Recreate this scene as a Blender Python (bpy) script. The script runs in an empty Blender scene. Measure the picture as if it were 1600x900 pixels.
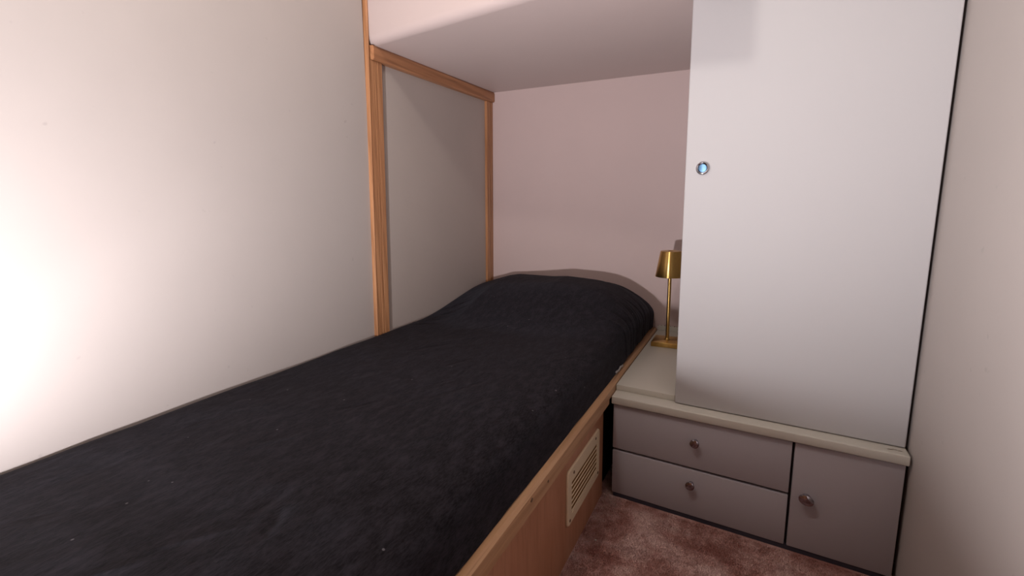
import bpy, bmesh, math, random
import numpy as np
from mathutils import Matrix, Vector, noise
random.seed(3)
S = bpy.context.scene
COL = S.collection

# ------------------------------------------------------------------ camera
cam = bpy.data.objects.new('camera', bpy.data.cameras.new('camera'))
COL.objects.link(cam)
RT = (0.90028326, 0.435102, -0.01327759)
UP = (-0.06408135, 0.16263891, 0.98460254)
FW = (-0.43056199, 0.88557034, -0.17430301)
cam.matrix_world = Matrix(((RT[0], UP[0], -FW[0], 1.1168), (RT[1], UP[1], -FW[1], -2.1423),
                           (RT[2], UP[2], -FW[2], 0.9003), (0, 0, 0, 1)))
cam.data.sensor_width = 36
cam.data.lens = 779.83 / 1600 * 36
cam.data.clip_start = 0.02
S.camera = cam

# ------------------------------------------------------------------ world, lights, exposure
w = bpy.data.worlds.new('world'); S.world = w; w.use_nodes = True
w.node_tree.nodes['Background'].inputs[0].default_value = (0.9, 0.92, 1, 1)
w.node_tree.nodes['Background'].inputs[1].default_value = 0.0
S.view_settings.view_transform = 'Standard'
S.view_settings.look = 'None'
S.view_settings.gamma = 1
S.view_settings.use_curve_mapping = False
S.view_settings.exposure = 0.12

def lamp(name, loc, power, color, radius):
    l = bpy.data.lights.new(name, 'POINT'); l.energy = power; l.color = color; l.shadow_soft_size = radius
    o = bpy.data.objects.new(name, l); o.location = loc; COL.objects.link(o); return o
lamp('cabin_ceiling_lamp', (0.575, -1.69, 1.93), 12.0, (1.0, 0.93, 0.87), 0.045)
l2 = bpy.data.lights.new('photographers_lamp', 'SPOT'); l2.energy = 114.0; l2.color = (1.0, 0.955, 0.985)
l2.shadow_soft_size = 0.035; l2.spot_size = math.radians(150); l2.spot_blend = .35
o2 = bpy.data.objects.new('photographers_lamp', l2); o2.location = (0.57, -2.345, 0.463); COL.objects.link(o2)
o2.rotation_euler = (Vector((.70, 0, .75)) - o2.location).to_track_quat('-Z', 'Y').to_euler()

# ------------------------------------------------------------------ materials
class NT:
    def __init__(s, name):
        s.m = bpy.data.materials.new(name); s.m.use_nodes = True
        s.t = s.m.node_tree; s.b = s.t.nodes['Principled BSDF']
    def n(s, typ, **kw):
        x = s.t.nodes.new(typ)
        for k, v in kw.items():
            if k.startswith('i_'): x.inputs[k[2:].replace('_', ' ')].default_value = v
            else: setattr(x, k, v)
        return x
    def l(s, a, b): s.t.links.new(a, b)
    def coords(s, scale=(1, 1, 1)):
        tc = s.n('ShaderNodeTexCoord'); mp = s.n('ShaderNodeMapping')
        mp.inputs['Scale'].default_value = scale
        s.l(tc.outputs['Object'], mp.inputs['Vector']); return mp.outputs[0]
    def noise(s, vec, scale, detail=3, rough=.5):
        x = s.n('ShaderNodeTexNoise'); x.inputs['Scale'].default_value = scale
        x.inputs['Detail'].default_value = detail; x.inputs['Roughness'].default_value = rough
        s.l(vec, x.inputs['Vector']); return x.outputs['Fac']
    def ramp(s, fac, stops):
        r = s.n('ShaderNodeValToRGB'); e = r.color_ramp.elements
        while len(e) < len(stops): e.new(.5)
        for i, (p, c) in enumerate(stops):
            e[i].position = p; e[i].color = (*c, 1)
        s.l(fac, r.inputs[0]); return r.outputs[0]
    def mix(s, fac, a, b, mode='MIX'):
        x = s.n('ShaderNodeMix', data_type='RGBA', blend_type=mode)
        for i, v in ((0, fac), (6, a), (7, b)):
            if isinstance(v, (int, float)): x.inputs[i].default_value = v
            elif isinstance(v, tuple): x.inputs[i].default_value = (*v, 1)
            else: s.l(v, x.inputs[i])
        return x.outputs[2]
    def bump(s, h, strength, dist):
        b = s.n('ShaderNodeBump'); b.inputs['Strength'].default_value = strength
        b.inputs['Distance'].default_value = dist
        s.l(h, b.inputs['Height']); s.l(b.outputs[0], s.b.inputs['Normal'])
    def base(s, c):
        if isinstance(c, tuple): s.b.inputs['Base Color'].default_value = (*c, 1)
        else: s.l(c, s.b.inputs['Base Color'])

K = .76                                  # overall reflectance level
def paint(name, col, var=.05, rough=.55, spec=.3, specks=0.0, bump=.15):
    col = tuple(c * K for c in col)
    t = NT(name); v = t.coords()
    n1 = t.noise(v, 2.2, 4, .6)
    dark = tuple(c * (1 - var) for c in col)
    c = t.ramp(n1, [(.3, dark), (.7, col)])
    if specks:
        n2 = t.noise(v, 38, 2, .4)
        f = t.ramp(n2, [(.74, (0, 0, 0)), (.80, (specks,) * 3)])
        c = t.mix(f, c, tuple(x * .45 for x in col))
    t.base(c); t.b.inputs['Roughness'].default_value = rough
    t.b.inputs['Specular IOR Level'].default_value = spec
    n3 = t.noise(v, 160, 3, .6); t.bump(n3, bump, .0006)
    return t.m

def wood(name, light, dark, axis, rough=.42, scale=1.0):
    """straight grain running along the given axis, with darker growth lines and pores"""
    light = tuple(c * K for c in light); dark = tuple(c * K for c in dark)
    t = NT(name)
    sc = [26 * scale] * 3; sc['xyz'.index(axis)] = 1.3 * scale
    v = t.coords(tuple(sc))
    g = t.noise(v, 1.0, 5, .62)
    sc2 = [170 * scale] * 3; sc2['xyz'.index(axis)] = 5 * scale
    v2 = t.coords(tuple(sc2)); p = t.noise(v2, 1.0, 2, .6)
    wv = t.n('ShaderNodeTexWave', wave_type='BANDS', bands_direction='DIAGONAL')
    wv.inputs['Scale'].default_value = .9; wv.inputs['Distortion'].default_value = 7
    wv.inputs['Detail'].default_value = 3; wv.inputs['Detail Scale'].default_value = .8
    t.l(v, wv.inputs['Vector'])
    c = t.ramp(g, [(.28, dark), (.68, light)])
    c = t.mix(t.ramp(wv.outputs['Fac'], [(.0, (.5,) * 3), (.55, (0, 0, 0))]), c, tuple(x * .8 for x in dark))
    c = t.mix(t.ramp(p, [(.30, (.45,) * 3), (.45, (0, 0, 0))]), c, tuple(x * .6 for x in dark))
    t.base(c); t.b.inputs['Roughness'].default_value = rough
    t.b.inputs['Specular IOR Level'].default_value = .4
    t.bump(p, .25, .0006)
    return t.m

M = {}
M['wall'] = paint('wall_laminate', (.58, .517, .487), .06, .55, .3, .22)
M['soffit'] = paint('soffit_paint', (.72, .59, .56), .04, .5, .3)
M['niche'] = paint('niche_wall_paint', (.80, .625, .595), .05, .55, .3)
M['panel'] = paint('niche_side_panel', (.60, .52, .475), .07, .55, .3)
M['ceiling'] = paint('ceiling_paint', (.70, .66, .60), .03)
M['lacquer'] = paint('grey_white_lacquer', (.66, .64, .645), .02, .6, .2, 0, .06)
M['drawer'] = paint('grey_drawer_lacquer', (.56, .52, .555), .03, .5, .3, 0, .06)
M['cream'] = paint('cream_lacquer', (.74, .70, .62), .04, .4, .4, .3, .06)
M['gap'] = paint('dark_recess', (.02, .018, .02), .1, .8, .1)
M['kick'] = paint('plinth_dark', (.07, .065, .09), .1, .6, .2)
M['oak_z'] = wood('oak_upright', (.66, .325, .155), (.46, .20, .085), 'z')
M['oak_y'] = wood('oak_rail', (.60, .28, .13), (.40, .165, .07), 'y')
M['pine_y'] = wood('bed_rail_wood', (.70, .42, .24), (.54, .29, .145), 'y', .45)
M['vent'] = paint('cream_plastic', (.98, .79, .54), .04, .45, .4)
M['screw'] = paint('screw_brown', (.20, .11, .06), .1, .4, .5)

def ply():
    t = NT('veneered_plywood'); v = t.coords((5, 14, 3.0))
    n = t.noise(v, 1, 5, .6)
    c = t.ramp(n, [(.25, (.36, .150, .075)), (.75, (.52, .26, .155))])
    v2 = t.coords((60, 120, 9)); p = t.noise(v2, 1, 3, .6)
    c = t.mix(t.ramp(p, [(.3, (.3,) * 3), (.5, (0, 0, 0))]), c, (.22, .095, .035))
    t.base(c); t.b.inputs['Roughness'].default_value = .4
    return t.m
M['ply'] = ply()

def brass(name, col, rough):
    t = NT(name); v = t.coords((400, 400, 6)); n = t.noise(v, 1, 2, .5)
    t.base(t.ramp(n, [(.3, tuple(c * .9 for c in col)), (.7, col)]))
    t.b.inputs['Metallic'].default_value = 1; t.b.inputs['Roughness'].default_value = rough
    t.b.inputs['Anisotropic'].default_value = .9
    tg = t.n('ShaderNodeTangent', direction_type='RADIAL', axis='Z'); t.l(tg.outputs[0], t.b.inputs['Tangent']); t.b.inputs['Anisotropic Rotation'].default_value = .25
    return t.m
M['brass'] = brass('brushed_brass', (.62, .40, .13), .30)
M['chrome'] = brass('polished_chrome', (.60, .60, .64), .16)
M['nickel'] = brass('smoked_nickel', (.42, .40, .44), .12)
M['lockface'] = brass('lock_cylinder_face', (.09, .17, .27), .42)

def cloth():
    t = NT('black_jersey_cotton')
    v = t.coords((1, 1, 1)); v2 = t.coords((420, 90, 420))
    weave = t.noise(v2, 1, 3, .7); big = t.noise(v, 5, 4, .6); mid = t.noise(t.coords((60, 22, 60)), 1, 4, .65)
    c = t.ramp(weave, [(.35, (.0050, .0042, .0050)), (.7, (.021, .018, .0225))])
    c = t.mix(t.ramp(mid, [(.45, (0,) * 3), (.7, (.55,) * 3)]), c, (.032, .028, .036))
    vo = t.n('ShaderNodeTexVoronoi', feature='F1'); vo.inputs['Scale'].default_value = 19
    vo.inputs['Randomness'].default_value = 1
    t.l(v, vo.inputs['Vector'])
    d = t.ramp(vo.outputs['Distance'], [(.028, (.6,) * 3), (.045, (0,) * 3)])
    c = t.mix(d, c, (.20, .19, .21))
    t.base(c); t.b.inputs['Roughness'].default_value = .75
    t.b.inputs['Specular IOR Level'].default_value = .06
    t.b.inputs['Sheen Weight'].default_value = .06
    t.b.inputs['Sheen Roughness'].default_value = .45
    t.b.inputs['Sheen Tint'].default_value = (.72, .78, 1, 1)
    h = t.mix(.5, weave, mid)
    t.bump(h, .45, .0012)
    return t.m
M['cloth'] = cloth()

def carpet(name, k=.86):
    t = NT(name); v = t.coords()
    n = t.noise(v, 7, 5, .66); n2 = t.noise(v, 420, 2, .6); n3 = t.noise(v, 21, 3, .6)
    c = t.ramp(n, [(.38, (.38 * k, .15 * k, .12 * k)), (.49, (.66 * k, .38 * k, .33 * k)), (.60, (.90 * k, .64 * k, .59 * k))])
    c = t.mix(t.ramp(n3, [(.35, (.5,) * 3), (.55, (0,) * 3)]), c, (.34 * k, .14 * k, .11 * k))
    c = t.mix(t.ramp(n2, [(.35, (.45,) * 3), (.6, (0,) * 3)]), c, (.26 * k, .12 * k, .11 * k))
    t.base(c); t.b.inputs['Roughness'].default_value = .95
    t.b.inputs['Specular IOR Level'].default_value = .1
    t.b.inputs['Sheen Weight'].default_value = .2
    t.bump(n2, .6, .003)
    return t.m
M['carpet'] = carpet('dusty_rose_carpet')

# ------------------------------------------------------------------ helpers
def link(name, me, mat, parent=None):
    o = bpy.data.objects.new(name, me); COL.objects.link(o)
    if mat is not None: me.materials.append(M[mat])
    if parent is not None:
        o.parent = parent
        o.matrix_parent_inverse = Matrix.Translation(parent.location).inverted()
    return o
def bm_obj(name, bm, mat, parent=None, smooth=False, warp=None):
    if warp:
        for v in bm.verts: v.co = warp(v.co)
    bmesh.ops.recalc_face_normals(bm, faces=bm.faces)
    me = bpy.data.meshes.new(name); bm.to_mesh(me); bm.free()
    if smooth:
        for p in me.polygons: p.use_smooth = True
        me.set_sharp_from_angle(angle=math.radians(40))
    return link(name, me, mat, parent)
def bevel(bm, r, seg=2, edges=None):
    if r: bmesh.ops.bevel(bm, geom=list(edges if edges is not None else bm.edges), offset=r, segments=seg, affect='EDGES', profile=.5)
def prism(pts, z0, z1, r=0, seg=2, bm=None):
    """plan polygon raised from z0 to z1"""
    bm2 = bmesh.new()
    a = [bm2.verts.new((x, y, z0)) for x, y in pts]; b = [bm2.verts.new((x, y, z1)) for x, y in pts]
    n = len(pts)
    bm2.faces.new(a[::-1]); bm2.faces.new(b)
    for i in range(n): bm2.faces.new((a[i], a[(i + 1) % n], b[(i + 1) % n], b[i]))
    bmesh.ops.recalc_face_normals(bm2, faces=bm2.faces)
    bevel(bm2, r, seg)
    if bm is None: return bm2
    tmp = bpy.data.meshes.new('t'); bm2.to_mesh(tmp); bm2.free(); bm.from_mesh(tmp); bpy.data.meshes.remove(tmp); return bm
def box(x0, x1, y0, y1, z0, z1, r=0, seg=2, bm=None):
    return prism([(x0, y0), (x1, y0), (x1, y1), (x0, y1)], z0, z1, r, seg, bm)
def extrude_y(prof, y0, y1, r=0, bm=None):
    """(x,z) profile extruded along y"""
    bm2 = bmesh.new()
    a = [bm2.verts.new((x, y0, z)) for x, z in prof]; b = [bm2.verts.new((x, y1, z)) for x, z in prof]
    n = len(prof); bm2.faces.new(a); bm2.faces.new(b[::-1])
    for i in range(n): bm2.faces.new((a[i], b[i], b[(i + 1) % n], a[(i + 1) % n]))
    bmesh.ops.recalc_face_normals(bm2, faces=bm2.faces); bevel(bm2, r)
    return bm2
def lathe(prof, seg=48, axis='z', origin=(0, 0, 0), squash=1.0):
    bm = bmesh.new(); rings = []
    for r, h in prof:
        ring = []
        for i in range(seg):
            a = 2 * math.pi * i / seg
            p = (r * math.cos(a), r * math.sin(a) * squash, h)
            ring.append(bm.verts.new(p))
        rings.append(ring)
    for A, B in zip(rings, rings[1:]):
        for i in range(seg):
            bm.faces.new((A[i], A[(i + 1) % seg], B[(i + 1) % seg], B[i]))
    bm.faces.new(rings[0][::-1]); bm.faces.new(rings[-1])
    return bm
def struct(o, label=None):
    o['kind'] = 'structure'
    if label: o['label'] = label
    return o
def empty(name, loc, label, cat, group=None):
    o = bpy.data.objects.new(name, None); o.empty_display_size = .05; o.location = loc; COL.objects.link(o)
    o['label'] = label; o['category'] = cat
    if group: o['group'] = group
    return o

# ------------------------------------------------------------------ room shell
XR, YF, ZC = 1.4665, -3.1, 2.02        # right wall, rear wall, ceiling
def lean(off):                          # the hull-side wall leans outwards slightly towards the floor
    return lambda c: Vector((c.x - .0175 * (1.385 - c.z), c.y, c.z))
def leanpost(c): return Vector((c.x - .0175 * (1.385 - c.z), c.y - .020 * (1.385 - c.z), c.z))
XW = -.022

floor = struct(bm_obj('floor', box(-.10, XR + .05, YF - .05, .05, -.06, 0), 'carpet'), 'dusty rose cut-pile carpet floor')
wl = struct(bm_obj('wall_left', box(XW - .06, XW - .004, YF - .05, .05, 0, ZC), 'gap', None, False, lean(0)), 'cream laminated hull-side wall')
bm_obj('wall_panel', box(XW - .008, XW, YF, -.836, .004, ZC - .001, .0015, 1), 'wall', wl, False, lean(0))
bm_obj('wall_panel', box(XW - .008, XW, -.80, -.001, .004, 1.40, .0015, 1), 'panel', wl, False, lean(0))
struct(bm_obj('wall_back', box(-.10, XR + .05, 0, .05, 0, ZC), 'niche'), 'pale pink back wall of the bunk niche')
struct(bm_obj('wall_right', box(XR, XR + .05, YF - .05, .0, 0, ZC), 'wall'), 'cream wall to the right of the wardrobe')
struct(bm_obj('wall_rear', box(-.10, XR + .05, YF - .05, YF, 0, ZC), 'oak_z'), 'unseen wall behind the viewpoint, oak brown to cut bounce light')  # out of view; brown oak finish assumed to reduce bounced light
struct(bm_obj('ceiling', box(-.10, XR + .05, YF - .05, .05, ZC, ZC + .05), 'ceiling'), 'cream cabin ceiling')

# soffit over the head of the bed: flat underside, rounded front lower edge
def soffit():
    z0 = 1.386; R = .028; x0, x1 = XW - .03, .958
    def yf(x): return -.826 - .18 * x
    prof = []                           # (dy from front, z)
    for i in range(9):
        a = math.pi / 2 * i / 8
        prof.append((R - R * math.sin(a), z0 + R - R * math.cos(a)))
    bm = bmesh.new(); rows = []
    for x in (x0, x1):
        pts = [(x, 0, z0)] + [(x, yf(x) + d, z) for d, z in prof] + [(x, yf(x), ZC), (x, 0, ZC)]
        rows.append([bm.verts.new(p) for p in pts])
    A, B = rows; n = len(A)
    bm.faces.new(A); bm.faces.new(B[::-1])
    for i in range(n): bm.faces.new((A[i], B[i], B[(i + 1) % n], A[(i + 1) % n]))
    return bm_obj('soffit', bm, 'soffit', None, True)
struct(soffit(), 'pale boxed-in soffit with rounded front edge above the bed head')

# oak trims on the hull side
def groove_post(y0, y1, xo, depth, cuts):
    """plan profile of an upright with vertical grooves"""
    pts = [(XW, y0), (xo, y0)]
    for g in cuts:
        pts += [(xo, g - .0018), (xo - depth, g), (xo, g + .0018)]
    pts += [(xo, y1), (XW, y1)]
    return pts
o = bm_obj('trim_1', prism([(XW - .004, -.834), (XW - .004, -.826), (XW + .011, -.826), (XW + .013, -.828), (XW + .013, -.832), (XW + .011, -.834)], .02, ZC - .002), 'oak_z', None, False, leanpost)
struct(o, 'thin oak edging strip running full height at the niche')
o = bm_obj('trim_2', prism(groove_post(-.8255, -.769, XW + .012, .006, (-.806, -.792)), .02, 1.3412), 'oak_z', None, False, leanpost)
struct(o, 'grooved oak upright at the front of the niche')
o = bm_obj('trim_3', prism(groove_post(-.056, -.0015, XW + .012, .005, (-.040, -.020)), .02, 1.3412), 'oak_z', None, False, lean(0))
struct(o, 'grooved oak upright in the back corner of the niche')
fb = bmesh.new()
prof = [(XW, 1.342), (-.004, 1.342), (0.000, 1.347), (0.000, 1.380), (-.003, 1.3855), (XW, 1.3855)]
o = bm_obj('trim_4', extrude_y(prof, -.8245, -.0015, 0), 'oak_y')
for v in o.data.vertices:               # chamfered near end
    if v.co.y < -.8 and v.co.x > -.01: v.co.y += .007
struct(o, 'thick oak fascia rail under the soffit along the hull side')

# dark scribe line between wardrobe and right wall comes from the real gap left there

# ------------------------------------------------------------------ bed base
bed = empty('built_in_bed', (.36, -1.0, 0), 'built-in single bed base with reddish plywood side and pale wooden rail', 'bed')
bm_obj('side_panel', box(.730, .745, -2.30, -.765, .004, .31, .001, 1), 'ply', bed)
bm_obj('base_frame', box(-.01, .728, -2.29, -.012, .004, .30), 'gap', bed)  # near-black colour puts in the shade of the hollow past the side panel
bm_obj('side_rail', extrude_y([(.728, .312), (.746, .310), (.766, .3215), (.766, .344), (.760, .352), (.728, .352)], -2.30, -.003), 'pine_y', bed)
bm_obj('rail_moulding', extrude_y([(.7455, .300), (.758, .298), (.7625, .302), (.7625, .3205), (.7455, .3105)], -2.30, -.766), 'pine_y', bed)
# knots in the rail
for i, (y, z, r) in enumerate(((-1.347, .3345, .006), (-1.262, .3270, .004))):
    bm = lathe([(r, 0), (r * .9, .0012), (r * .35, .0016)], 16, squash=.7)
    for v in bm.verts: v.co = Vector((.7655 + v.co.z, y + v.co.x, z + v.co.y))
    k = bm_obj('wood_knot', bm, 'screw', bed, True)
bm_obj('end_panel', box(-.01, .745, -2.315, -2.301, .004, .352), 'ply', bed)  # out of view; bed lengthened to here to block the low lamp

# ventilation grille in the bed side
vx = .745
def grille():
    y0, y1, z0, z1 = -1.094, -.820, .102, .249
    iy0, iy1, iz0, iz1 = -1.066, -.846, .126, .212
    bm = bmesh.new()
    outer = [(y0, z0), (y1, z0), (y1, z1), (y0, z1)]; inner = [(iy0, iz0), (iy1, iz0), (iy1, iz1), (iy0, iz1)]
    def rr(c, r, n=4):
        (a, b), (cc, d) = c[0], c[2]; out = []
        for cx, cz, s in ((a + r, b + r, 180), (cc - r, b + r, 270), (cc - r, d - r, 0), (a + r, d - r, 90)):
            for i in range(n + 1):
                t = math.radians(s + 90 * i / n); out.append((cx + r * math.cos(t), cz + r * math.sin(t)))
        return out
    O = rr(outer, .012); I = rr(inner, .002); O2 = rr([(y0 + .002, z0 + .002), (y1, z0), (y1 - .002, z1 - .002), (y0, z1)], .011)
    n = len(O)
    L = [[bm.verts.new((vx + d, y, z)) for y, z in P] for d, P in ((.0005, O), (.0035, O), (.0055, O2), (.0055, I), (.0005, I))]
    for A, B in zip(L, L[1:]):
        for i in range(n): bm.faces.new((A[i], A[(i + 1) % n], B[(i + 1) % n], B[i]))
    f = bm_obj('vent_grille', bm, 'vent', bed); f['label'] = 'cream plastic louvred vent grille in the bed side'
    bm_obj('backing', box(vx + .0002, vx + .0033, iy0, iy1, iz0, iz1), 'ventback', f)
    ns = 6; dz = (iz1 - iz0 - .004) / ns
    for i in range(ns):
        z = iz0 + dz * (i + .30)
        pr = [(vx + .0032, z), (vx + .0050, z), (vx + .0052, z + .0016), (vx + .0032, z + .0024)]
        bm_obj('slat', extrude_y(pr, iy0, iy1), 'vent', f)
    for y, z in ((-1.078, .115), (-.836, .116), (-1.050, .231), (-.862, .234)):
        b3 = lathe([(.0042, 0), (.0042, .0008), (.0028, .0018), (.001, .0020)], 14)
        for v in b3.verts: v.co = Vector((vx + .0055 + v.co.z, y + v.co.x, z + v.co.y))
        bm_obj('screw', b3, 'screw', f, True)
M['ventback'] = paint('vent_slot_shade', (.26, .13, .035), .1, .7, .2)  # dark gold colour stands in for the shaded plastic between the slats
grille()

# ------------------------------------------------------------------ mattress with fitted sheet
mat_e = empty('mattress', (.36, -1.0, .352), 'single mattress under a black fitted sheet, raised at the head end', 'mattress')
def ss(a, b, t):
    t = min(1, max(0, (t - a) / (b - a))); return t * t * (3 - 2 * t)
def interp(t, pts):
    if t <= pts[0][0]: return pts[0][1]
    for (a, va), (b, vb) in zip(pts, pts[1:]):
        if t <= b:
            u = (t - a) / (b - a); return va + (vb - va) * u
    return pts[-1][1]
def smooth_interp(t, pts):
    return sum(interp(t + d * .012, pts) for d in range(-5, 6)) / 11
def ztop(x, y):
    m = ss(-.72, -.27, y) ; mw = ss(-.62, -.10, y)
    base = .449 + .019 * math.sin(math.pi * min(1, max(0, x / .78)) ** 2.2)
    right = interp(x, [(.5, 0), (.76, .007)])
    mound = smooth_interp(x, [(-.05, .060), (.05, .088), (.15, .116), (.24, .123), (.34, .122), (.45, .112), (.58, .096), (.66, .070), (.74, .035), (.80, .015)])
    k = mw if x < 0 else (mw + (m - mw) * ss(0, .25, x))
    z = base + right + mound * k - .03 * ss(-.16, 0, y) * ss(.05, .3, x)
    # shallow undulation
    z += .0035 * noise.noise(Vector((x * 4, y * 3, 1.3))) + .0016 * noise.noise(Vector((x * 11, y * 8, 5.3)))
    return z
def sheet():
    ny, nx = 460, 190
    ys = np.concatenate([np.linspace(-2.305, -2.25, 20), np.linspace(-2.248, -.004, ny - 20)])
    V = []
    for y in ys:
        m = ss(-.60, -.22, y)
        xl = -.0425 + 0.004 * ss(-1.8, -1.5, y) * (1 - ss(-1.5, -1.4, y))
        xr = .739 + .010 * m
        xc = (xl + xr) / 2; a = (xr - xl) / 2
        foot = min(1, max(0, (y + 2.305) / .045)); ff = (1 - (1 - foot) ** 2) ** .5
        zb = .353 + .006 * max(0, noise.noise(Vector((3.1, y * 9, 2)))) + .010 * ss(-.72, -.55, y) * (1 - ss(-.08, 0, y)) * (.6 + .6 * noise.noise(Vector((0.2, y * 14, 7))))
        row = []
        # adaptive theta so that arc length is fairly even
        for i in range(nx):
            t = i / (nx - 1)
            if t < .12: th = math.pi - (t / .12) * .5
            elif t > .80: th = ((1 - t) / .20) * .62
            else:
                u = (t - .12) / .68; th = (math.pi - .5) + u * (.62 - math.pi + .5)
            c, s_ = math.cos(th), math.sin(th)
            p = .20 + .16 * m
            if c < 0: p = .12
            X = xc + a * math.copysign(abs(c) ** (p if c > 0 else .12), c)
            # even spacing across the flat top instead
            H = abs(s_) ** p
            if .12 <= t <= .80:
                pass
            zt = ztop(X, y)
            z = zb + (zt - zb) * H * ff
            if c > 0:
                X += .012 * (1 - H) * (1 - m) + m * .005 * math.sin(math.pi * min(1, (1 - H) * 1.0 + .18)) * ss(.4, .74, X)
            row.append([X, y, z])
        # redistribute along arc
        P = np.array(row); d = np.r_[0, np.cumsum(np.linalg.norm(np.diff(P, axis=0), axis=1))]
        q = np.linspace(0, d[-1], nx)
        P = np.stack([np.interp(q, d, P[:, k]) for k in range(3)], 1)
        V.append(P)
    V = np.array(V)                                       # ny x nx x 3
    # normals for displacement
    dy = np.gradient(V, axis=0); dx = np.gradient(V, axis=1)
    N = np.cross(dx, dy); N /= np.linalg.norm(N, axis=2, keepdims=True) + 1e-9
    if N[ny // 2, nx // 2, 2] < 0: N = -N
    D = np.zeros(V.shape[:2])
    X, Y, Z = V[..., 0], V[..., 1], V[..., 2]
    def crease(px, py, ang, L, W, h):
        ca, sa = math.cos(ang), math.sin(ang)
        u = (X - px) * ca + (Y - py) * sa; v = -(X - px) * sa + (Y - py) * ca
        v = v + .15 * np.sin(u * 30) * .02
        return h * np.exp(-(u / L) ** 2 - (v / W) ** 2)
    rnd = random.Random(5)
    # pleats running down over the right shoulder of the raised head end
    for k in range(16):
        py = -.50 + k * .030 + rnd.uniform(-.006, .006)
        D += crease(.74, py, math.radians(rnd.uniform(-25, 20)), .05 + rnd.random() * .04, .006, rnd.uniform(-.0035, .0035)) * (Z > .36)
    # diagonal folds by the hull side where the head end starts to rise
    for k in range(9):
        D += crease(.02 + rnd.uniform(0, .05), -.66 + k * .035, math.radians(rnd.uniform(15, 50)), .05, .006, rnd.uniform(-.003, .003))
    # dimpled folds near the foot end
    for px, py, a_, L, W, h in ((.50, -1.70, 100, .035, .010, -.0022), (.55, -1.735, 120, .03, .009, -.002), (.47, -1.66, 95, .03, .012, .0015),
                                (.36, -1.36, 60, .05, .006, -.002), (.60, -1.30, 75, .06, .006, .002), (.52, -1.2, 65, .07, .006, -.0018),
                                (.24, -.92, 55, .05, .005, -.002), (.30, -.80, 50, .06, .006, .0018), (.40, -1.05, 70, .07, .005, -.0016)):
        D += crease(px, py, math.radians(a_), L, W, h)
    for k in range(60):
        D += crease(rnd.uniform(.05, .70), rnd.uniform(-1.95, -.2), math.radians(rnd.uniform(45, 105)), rnd.uniform(.02, .06), rnd.uniform(.003, .007), rnd.uniform(-.0012, .0012))
    fine = np.array([[noise.noise(Vector((V[j, i, 0] * 38, V[j, i, 1] * 16, V[j, i, 2] * 20))) for i in range(nx)] for j in range(ny)])
    D += fine * .0006
    V = V + N * D[..., None]
    V[:, :, 0] = np.maximum(V[:, :, 0], -.0215 - .0175 * (1.385 - V[:, :, 2]) + .0006)
    verts = [tuple(p) for p in V.reshape(-1, 3)]
    faces = [(j * nx + i, j * nx + i + 1, (j + 1) * nx + i + 1, (j + 1) * nx + i) for j in range(ny - 1) for i in range(nx - 1)]
    me = bpy.data.meshes.new('fitted_sheet'); me.from_pydata(verts, [], faces); me.update()
    me.flip_normals() if me.polygons[len(faces) // 2].normal.z < 0 else None
    for p in me.polygons: p.use_smooth = True
    return link('fitted_sheet', me, 'cloth', mat_e)
sheet()
M['ticking'] = paint('mattress_ticking', (.55, .50, .48), .08, .8, .1)
bm_obj('mattress_core', box(-.012, .728, -2.26, -.02, .3525, .42, .012, 3), 'ticking', mat_e)
bm = bmesh.new()
for k in range(14):
    y = -.655 + k * .007; z = .3575 + .002 * math.sin(k * .9)
    ring = [bm.verts.new((.7515 + .0035 * math.cos(a), y, z + .0035 * math.sin(a))) for a in [j * math.pi / 4 for j in range(8)]]
    if k:
        for j in range(8): bm.faces.new((prev[j], prev[(j + 1) % 8], ring[(j + 1) % 8], ring[j]))
    prev = ring
p_ = bm_obj('mattress_piping', bm, 'ticking', mat_e, True); p_['label'] = 'short length of pale mattress piping showing under the black hem'

# ------------------------------------------------------------------ low cabinet with worktop
G = -.1091
def fy(x, c): return -c + G * (x - .75)          # slanted front planes
XL = .772; XD = 1.2385; XE = 1.4605
cab = empty('drawer_cabinet', (1.11, -.40, 0), 'low grey cabinet with two drawers and a small door under a cream top', 'cabinet')
F = .751
def slab(x0, x1, c0, c1, z0, z1, r=0, seg=2):     # c0 = distance of front face, c1 = of back face
    return prism([(x0, fy(x0, c0)), (x1, fy(x1, c0)), (x1, fy(x1, c1)), (x0, fy(x0, c1))], z0, z1, r, seg)
M['carcass'] = paint('carcass_side', (.10, .09, .10), .1, .6, .2)
bm_obj('body', prism([(XL, fy(XL, F - .0195)), (XE - .003, fy(XE - .003, F - .0195)), (XE - .003, -.004), (XL, -.004)], .014, .3005), 'carcass', cab)
bm_obj('plinth', slab(XL + .004, XE - .006, F - .003, F - .03, .001, .0138), 'kick', cab)
bm_obj('worktop', prism([(.7675, fy(.768, F + .010)), (XE + .001, fy(XE, F + .010)), (XE + .001, -.004), (.7675, -.004)], .3022, .3262, .0032, 3), 'cream', cab, True)
def knob(x, z, parent, c, r=.0125, squash=1.0, out=.021, rot=0, rx=1.0):
    prof = [(r * .55, 0), (r * .5, .003), (r * .38, .006), (r * .40, out * .45), (r * .80, out * .58), (r, out * .74), (r * .97, out * .86), (r * .75, out * .96), (r * .35, out * 1.0), (r * .05, out * 1.01)]
    bm = lathe(prof, 32)
    ang = math.atan(G); ca, sa = math.cos(ang), math.sin(ang); cr, sr = math.cos(rot), math.sin(rot)
    for v in bm.verts:
        lx, lz, ly = v.co.x * rx, v.co.y * squash, -v.co.z
        lx, lz = lx * cr - lz * sr, lx * sr + lz * cr
        v.co = Vector((x + lx * ca - ly * sa, fy(x, c) + lx * sa + ly * ca, z + lz))
    return bm_obj('knob', bm, 'nickel', parent, True)
d1 = bm_obj('drawer', slab(XL, XD - .003, F, F - .019, .1600, .2985, .002, 2), 'drawer', cab, True)
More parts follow.
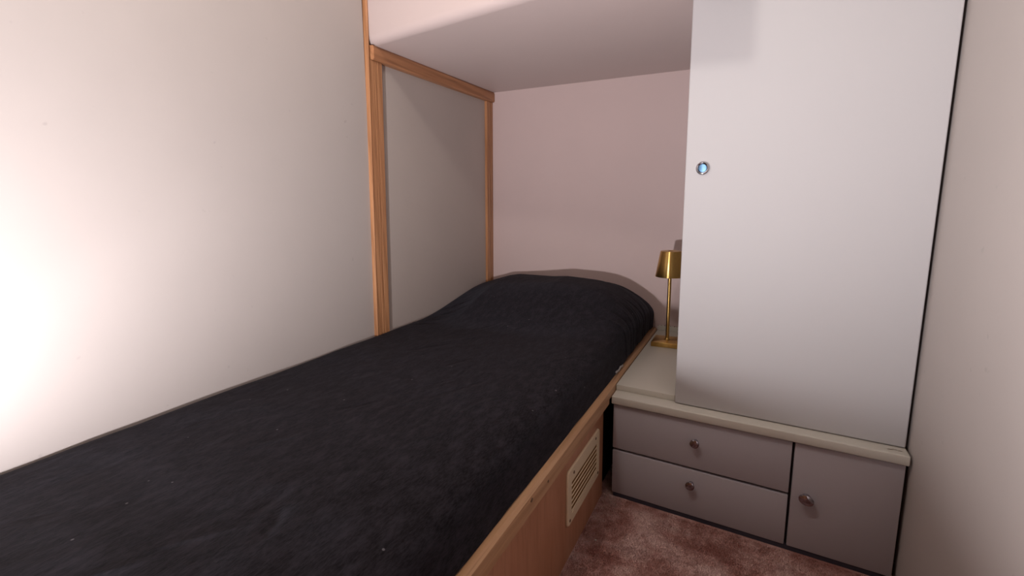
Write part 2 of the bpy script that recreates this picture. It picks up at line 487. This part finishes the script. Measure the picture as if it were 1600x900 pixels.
knob(1.008, .270 - .030, d1, F)
d2 = bm_obj('drawer', slab(XL, XD - .003, F, F - .019, .0145, .1530, .002, 2), 'drawer', cab, True)
knob(1.002, .113, d2, F)
dr = bm_obj('cabinet_door', slab(XD + .003, XE - .003, F, F - .019, .0145, .2985, .002, 2), 'drawer', cab, True)
knob(1.275, .163, dr, F, .0165, .82, .024, math.radians(-18), 1.05)
# chipped paint on the worktop's right end
bm = bmesh.new()
for dx, dyy, s in ((0, 0, .004), (.010, .003, .0025), (.018, .001, .003), (.006, .006, .002)):
    x = 1.428 + dx; y = fy(x, F + .010) + .020 + dyy
    vs = [bm.verts.new((x + s * math.cos(a) * 1.6, y + s * .5 * math.sin(a), .3265 + .0002)) for a in [j * math.pi / 3 + s * 90 for j in range(6)]]
    bm.faces.new(vs)
bm_obj('paint_chip', bm, 'screw', cab)

# ------------------------------------------------------------------ raised board left of the wardrobe
bd = empty('shelf_board', (.85, -.36, .3264), 'raised cream board on the low cabinet between bed and wardrobe', 'shelf')
bm_obj('board', prism([(.7685, fy(.768, .708)), (.9420, fy(.942, .708)), (.942, -.0045), (.7685, -.0045)], .3265, .3440, .0010, 2), 'cream', bd, True)
bm = bmesh.new(); top = []; n = 26
rr_ = random.Random(8)
for i in range(n + 1):
    x = .7690 + (.942 - .769) * i / n
    h = .3645 + rr_.uniform(-.0012, .0012)
    top.append([bm.verts.new(p) for p in ((x, -.0135, .3442), (x, -.0135 + rr_.uniform(0, .0006), h - .001), (x, -.0115, h), (x, -.0045, h), (x, -.0045, .3442))])
for A, B in zip(top, top[1:]):
    for k in range(5): bm.faces.new((A[k], A[(k + 1) % 5], B[(k + 1) % 5], B[k]))
bm.faces.new(top[0]); bm.faces.new(top[-1][::-1])
bm_obj('upstand', bm, 'cream', bd)
bm = bmesh.new()
for i in range(13):
    x = .772 + i * .0125 + rr_.uniform(-.003, .003); l = rr_.uniform(.002, .006)
    box(x, x + l, -.0118 - .0004, -.0112, .3642 - rr_.uniform(.0005, .003), .3662, 0, 1, bm)
sc = bm_obj('sealant_crumb', bm, 'screw', bd); sc['kind'] = 'stuff'

# ------------------------------------------------------------------ wardrobe
C0 = .722
ward = empty('wardrobe', (1.2, -.36, .3264), 'tall flat grey-white wardrobe standing on the cream cabinet top', 'wardrobe')
XA, XB = .9435, 1.4595
bm_obj('carcass', prism([(XA + .004, fy(XA, C0 - .021)), (XB - .002, fy(XB, C0 - .021)), (XB - .002, -.004), (XA + .004, -.004)], .3268, 1.3845), 'lacquer', ward)
bm_obj('upper_carcass', prism([(.9595, fy(XA, C0 - .021)), (XB - .002, fy(XB, C0 - .021)), (XB - .002, -.004), (.9595, -.004)], 1.3846, ZC - .003), 'lacquer', ward)
def wdoor():
    pts = [(XA, fy(XA, C0)), (XB, fy(XB, C0)), (XB, fy(XB, C0 - .019)), (XA, fy(XA, C0 - .019))]
    bm = prism(pts, .3282, 1.3835, .0035, 3)
    return bm_obj('wardrobe_door', bm, 'lacquer', ward, True)
wd = wdoor()
# the part of the door that rises beside the soffit
bm_obj('wardrobe_door_upper', prism([(.9605, fy(.9605, C0)), (XB, fy(XB, C0)), (XB, fy(XB, C0 - .019)), (.9605, fy(.9605, C0 - .019))], 1.3845, ZC - .01), 'lacquer', ward)
def lathe_on_door(name, prof, x, z, mat, parent, seg=40):
    bm = lathe(prof, seg); ang = math.atan(G); ca, sa = math.cos(ang), math.sin(ang)
    for v in bm.verts:
        lx, lz, ly = v.co.x, v.co.y, -v.co.z
        v.co = Vector((x + lx * ca - ly * sa, fy(x, C0) + lx * sa + ly * ca, z + lz))
    return bm_obj(name, bm, mat, parent, True)
lk = lathe_on_door('lock', [(.0170, 0), (.0172, .002), (.0160, .0048), (.0140, .0060), (.0122, .0052), (.0116, .0020), (.0114, .0008)], .987, .973, 'chrome', wd)
lk['label'] = 'round chrome push lock'
lathe_on_door('lock_barrel', [(.0108, .0006), (.0108, .0030), (.0098, .0042), (.004, .0046)], .987, .973, 'lockface', lk)

# ------------------------------------------------------------------ brass table lamp
lp = empty('table_lamp', (.837, -.205, .3442), 'slim brushed brass table lamp with tapered metal shade', 'lamp')
LX, LY = .840, -.212
bm_obj('lamp_base', box(.788, .892, -.266, -.160, .3444, .3625, .0015, 2), 'brass', lp, True)
bm = lathe([(.0120, .3627), (.0118, .3645), (.0085, .3665), (.0068, .370), (.0066, .372), (.0066, .668)], 32)
for v in bm.verts: v.co.x += LX; v.co.y += LY
bm_obj('pole', bm, 'brass', lp, True)
bm = lathe([(.0522, .608), (.0530, .6078), (.0534, .6085), (.0378, .7018), (.0365, .7038), (.010, .7042), (.010, .7030), (.0360, .7026), (.0368, .7010), (.0522, .6085)], 72)
for v in bm.verts: v.co.x += LX; v.co.y += LY
bm_obj('lamp_shade', bm, 'brass', lp, True)
bm = lathe([(.020, .660), (.024, .6605), (.024, .669), (.012, .6702)], 32)
for v in bm.verts: v.co.x += LX; v.co.y += LY
bm_obj('lamp_head', bm, 'brass', lp, True)

# ------------------------------------------------------------------ carpet pile (uncountable tufts)
def pile():
    rng = np.random.default_rng(4); n = 150000
    x = rng.uniform(.70, XR - .003, n * 2); y = rng.uniform(-1.75, -.60, n * 2)
    ok = ~((y > -.757 + G * (x - .75)) & (x > .765)) & ~((x < .747) & (y < -.762)) & (x < XR - .003)
    x, y = x[ok][:n], y[ok][:n]; n = len(x)
    h = rng.uniform(.003, .006, n); a = rng.uniform(0, 2 * np.pi, n); wd_ = .0009
    lx, ly = rng.normal(0, .0022, n), rng.normal(0, .0022, n)
    c, s = np.cos(a) * wd_, np.sin(a) * wd_
    V = np.empty((n, 3, 3)); z0 = np.zeros(n)
    V[:, 0] = np.stack([x - c, y - s, z0], 1); V[:, 1] = np.stack([x + c, y + s, z0], 1); V[:, 2] = np.stack([x + lx, y + ly, h], 1)
    me = bpy.data.meshes.new('carpet_pile')
    me.vertices.add(n * 3); me.vertices.foreach_set('co', V.ravel())
    me.loops.add(n * 3); me.loops.foreach_set('vertex_index', np.arange(n * 3))
    me.polygons.add(n); me.polygons.foreach_set('loop_start', np.arange(n) * 3); me.polygons.foreach_set('loop_total', np.full(n, 3))
    me.update(); me.validate()
    o = link('carpet_pile', me, 'carpet', floor); o['kind'] = 'stuff'
pile()
bm = bmesh.new(); bmesh.ops.create_icosphere(bm, subdivisions=1, radius=.0035)
for v in bm.verts: v.co = Vector((.790 + v.co.x, -.985 + v.co.y * .8, .0105 + v.co.z * .7))
o = bm_obj('lint_crumb', bm, 'cream'); o['label'] = 'tiny pale crumb lying on the rose carpet near the bed'; o['category'] = 'crumb'
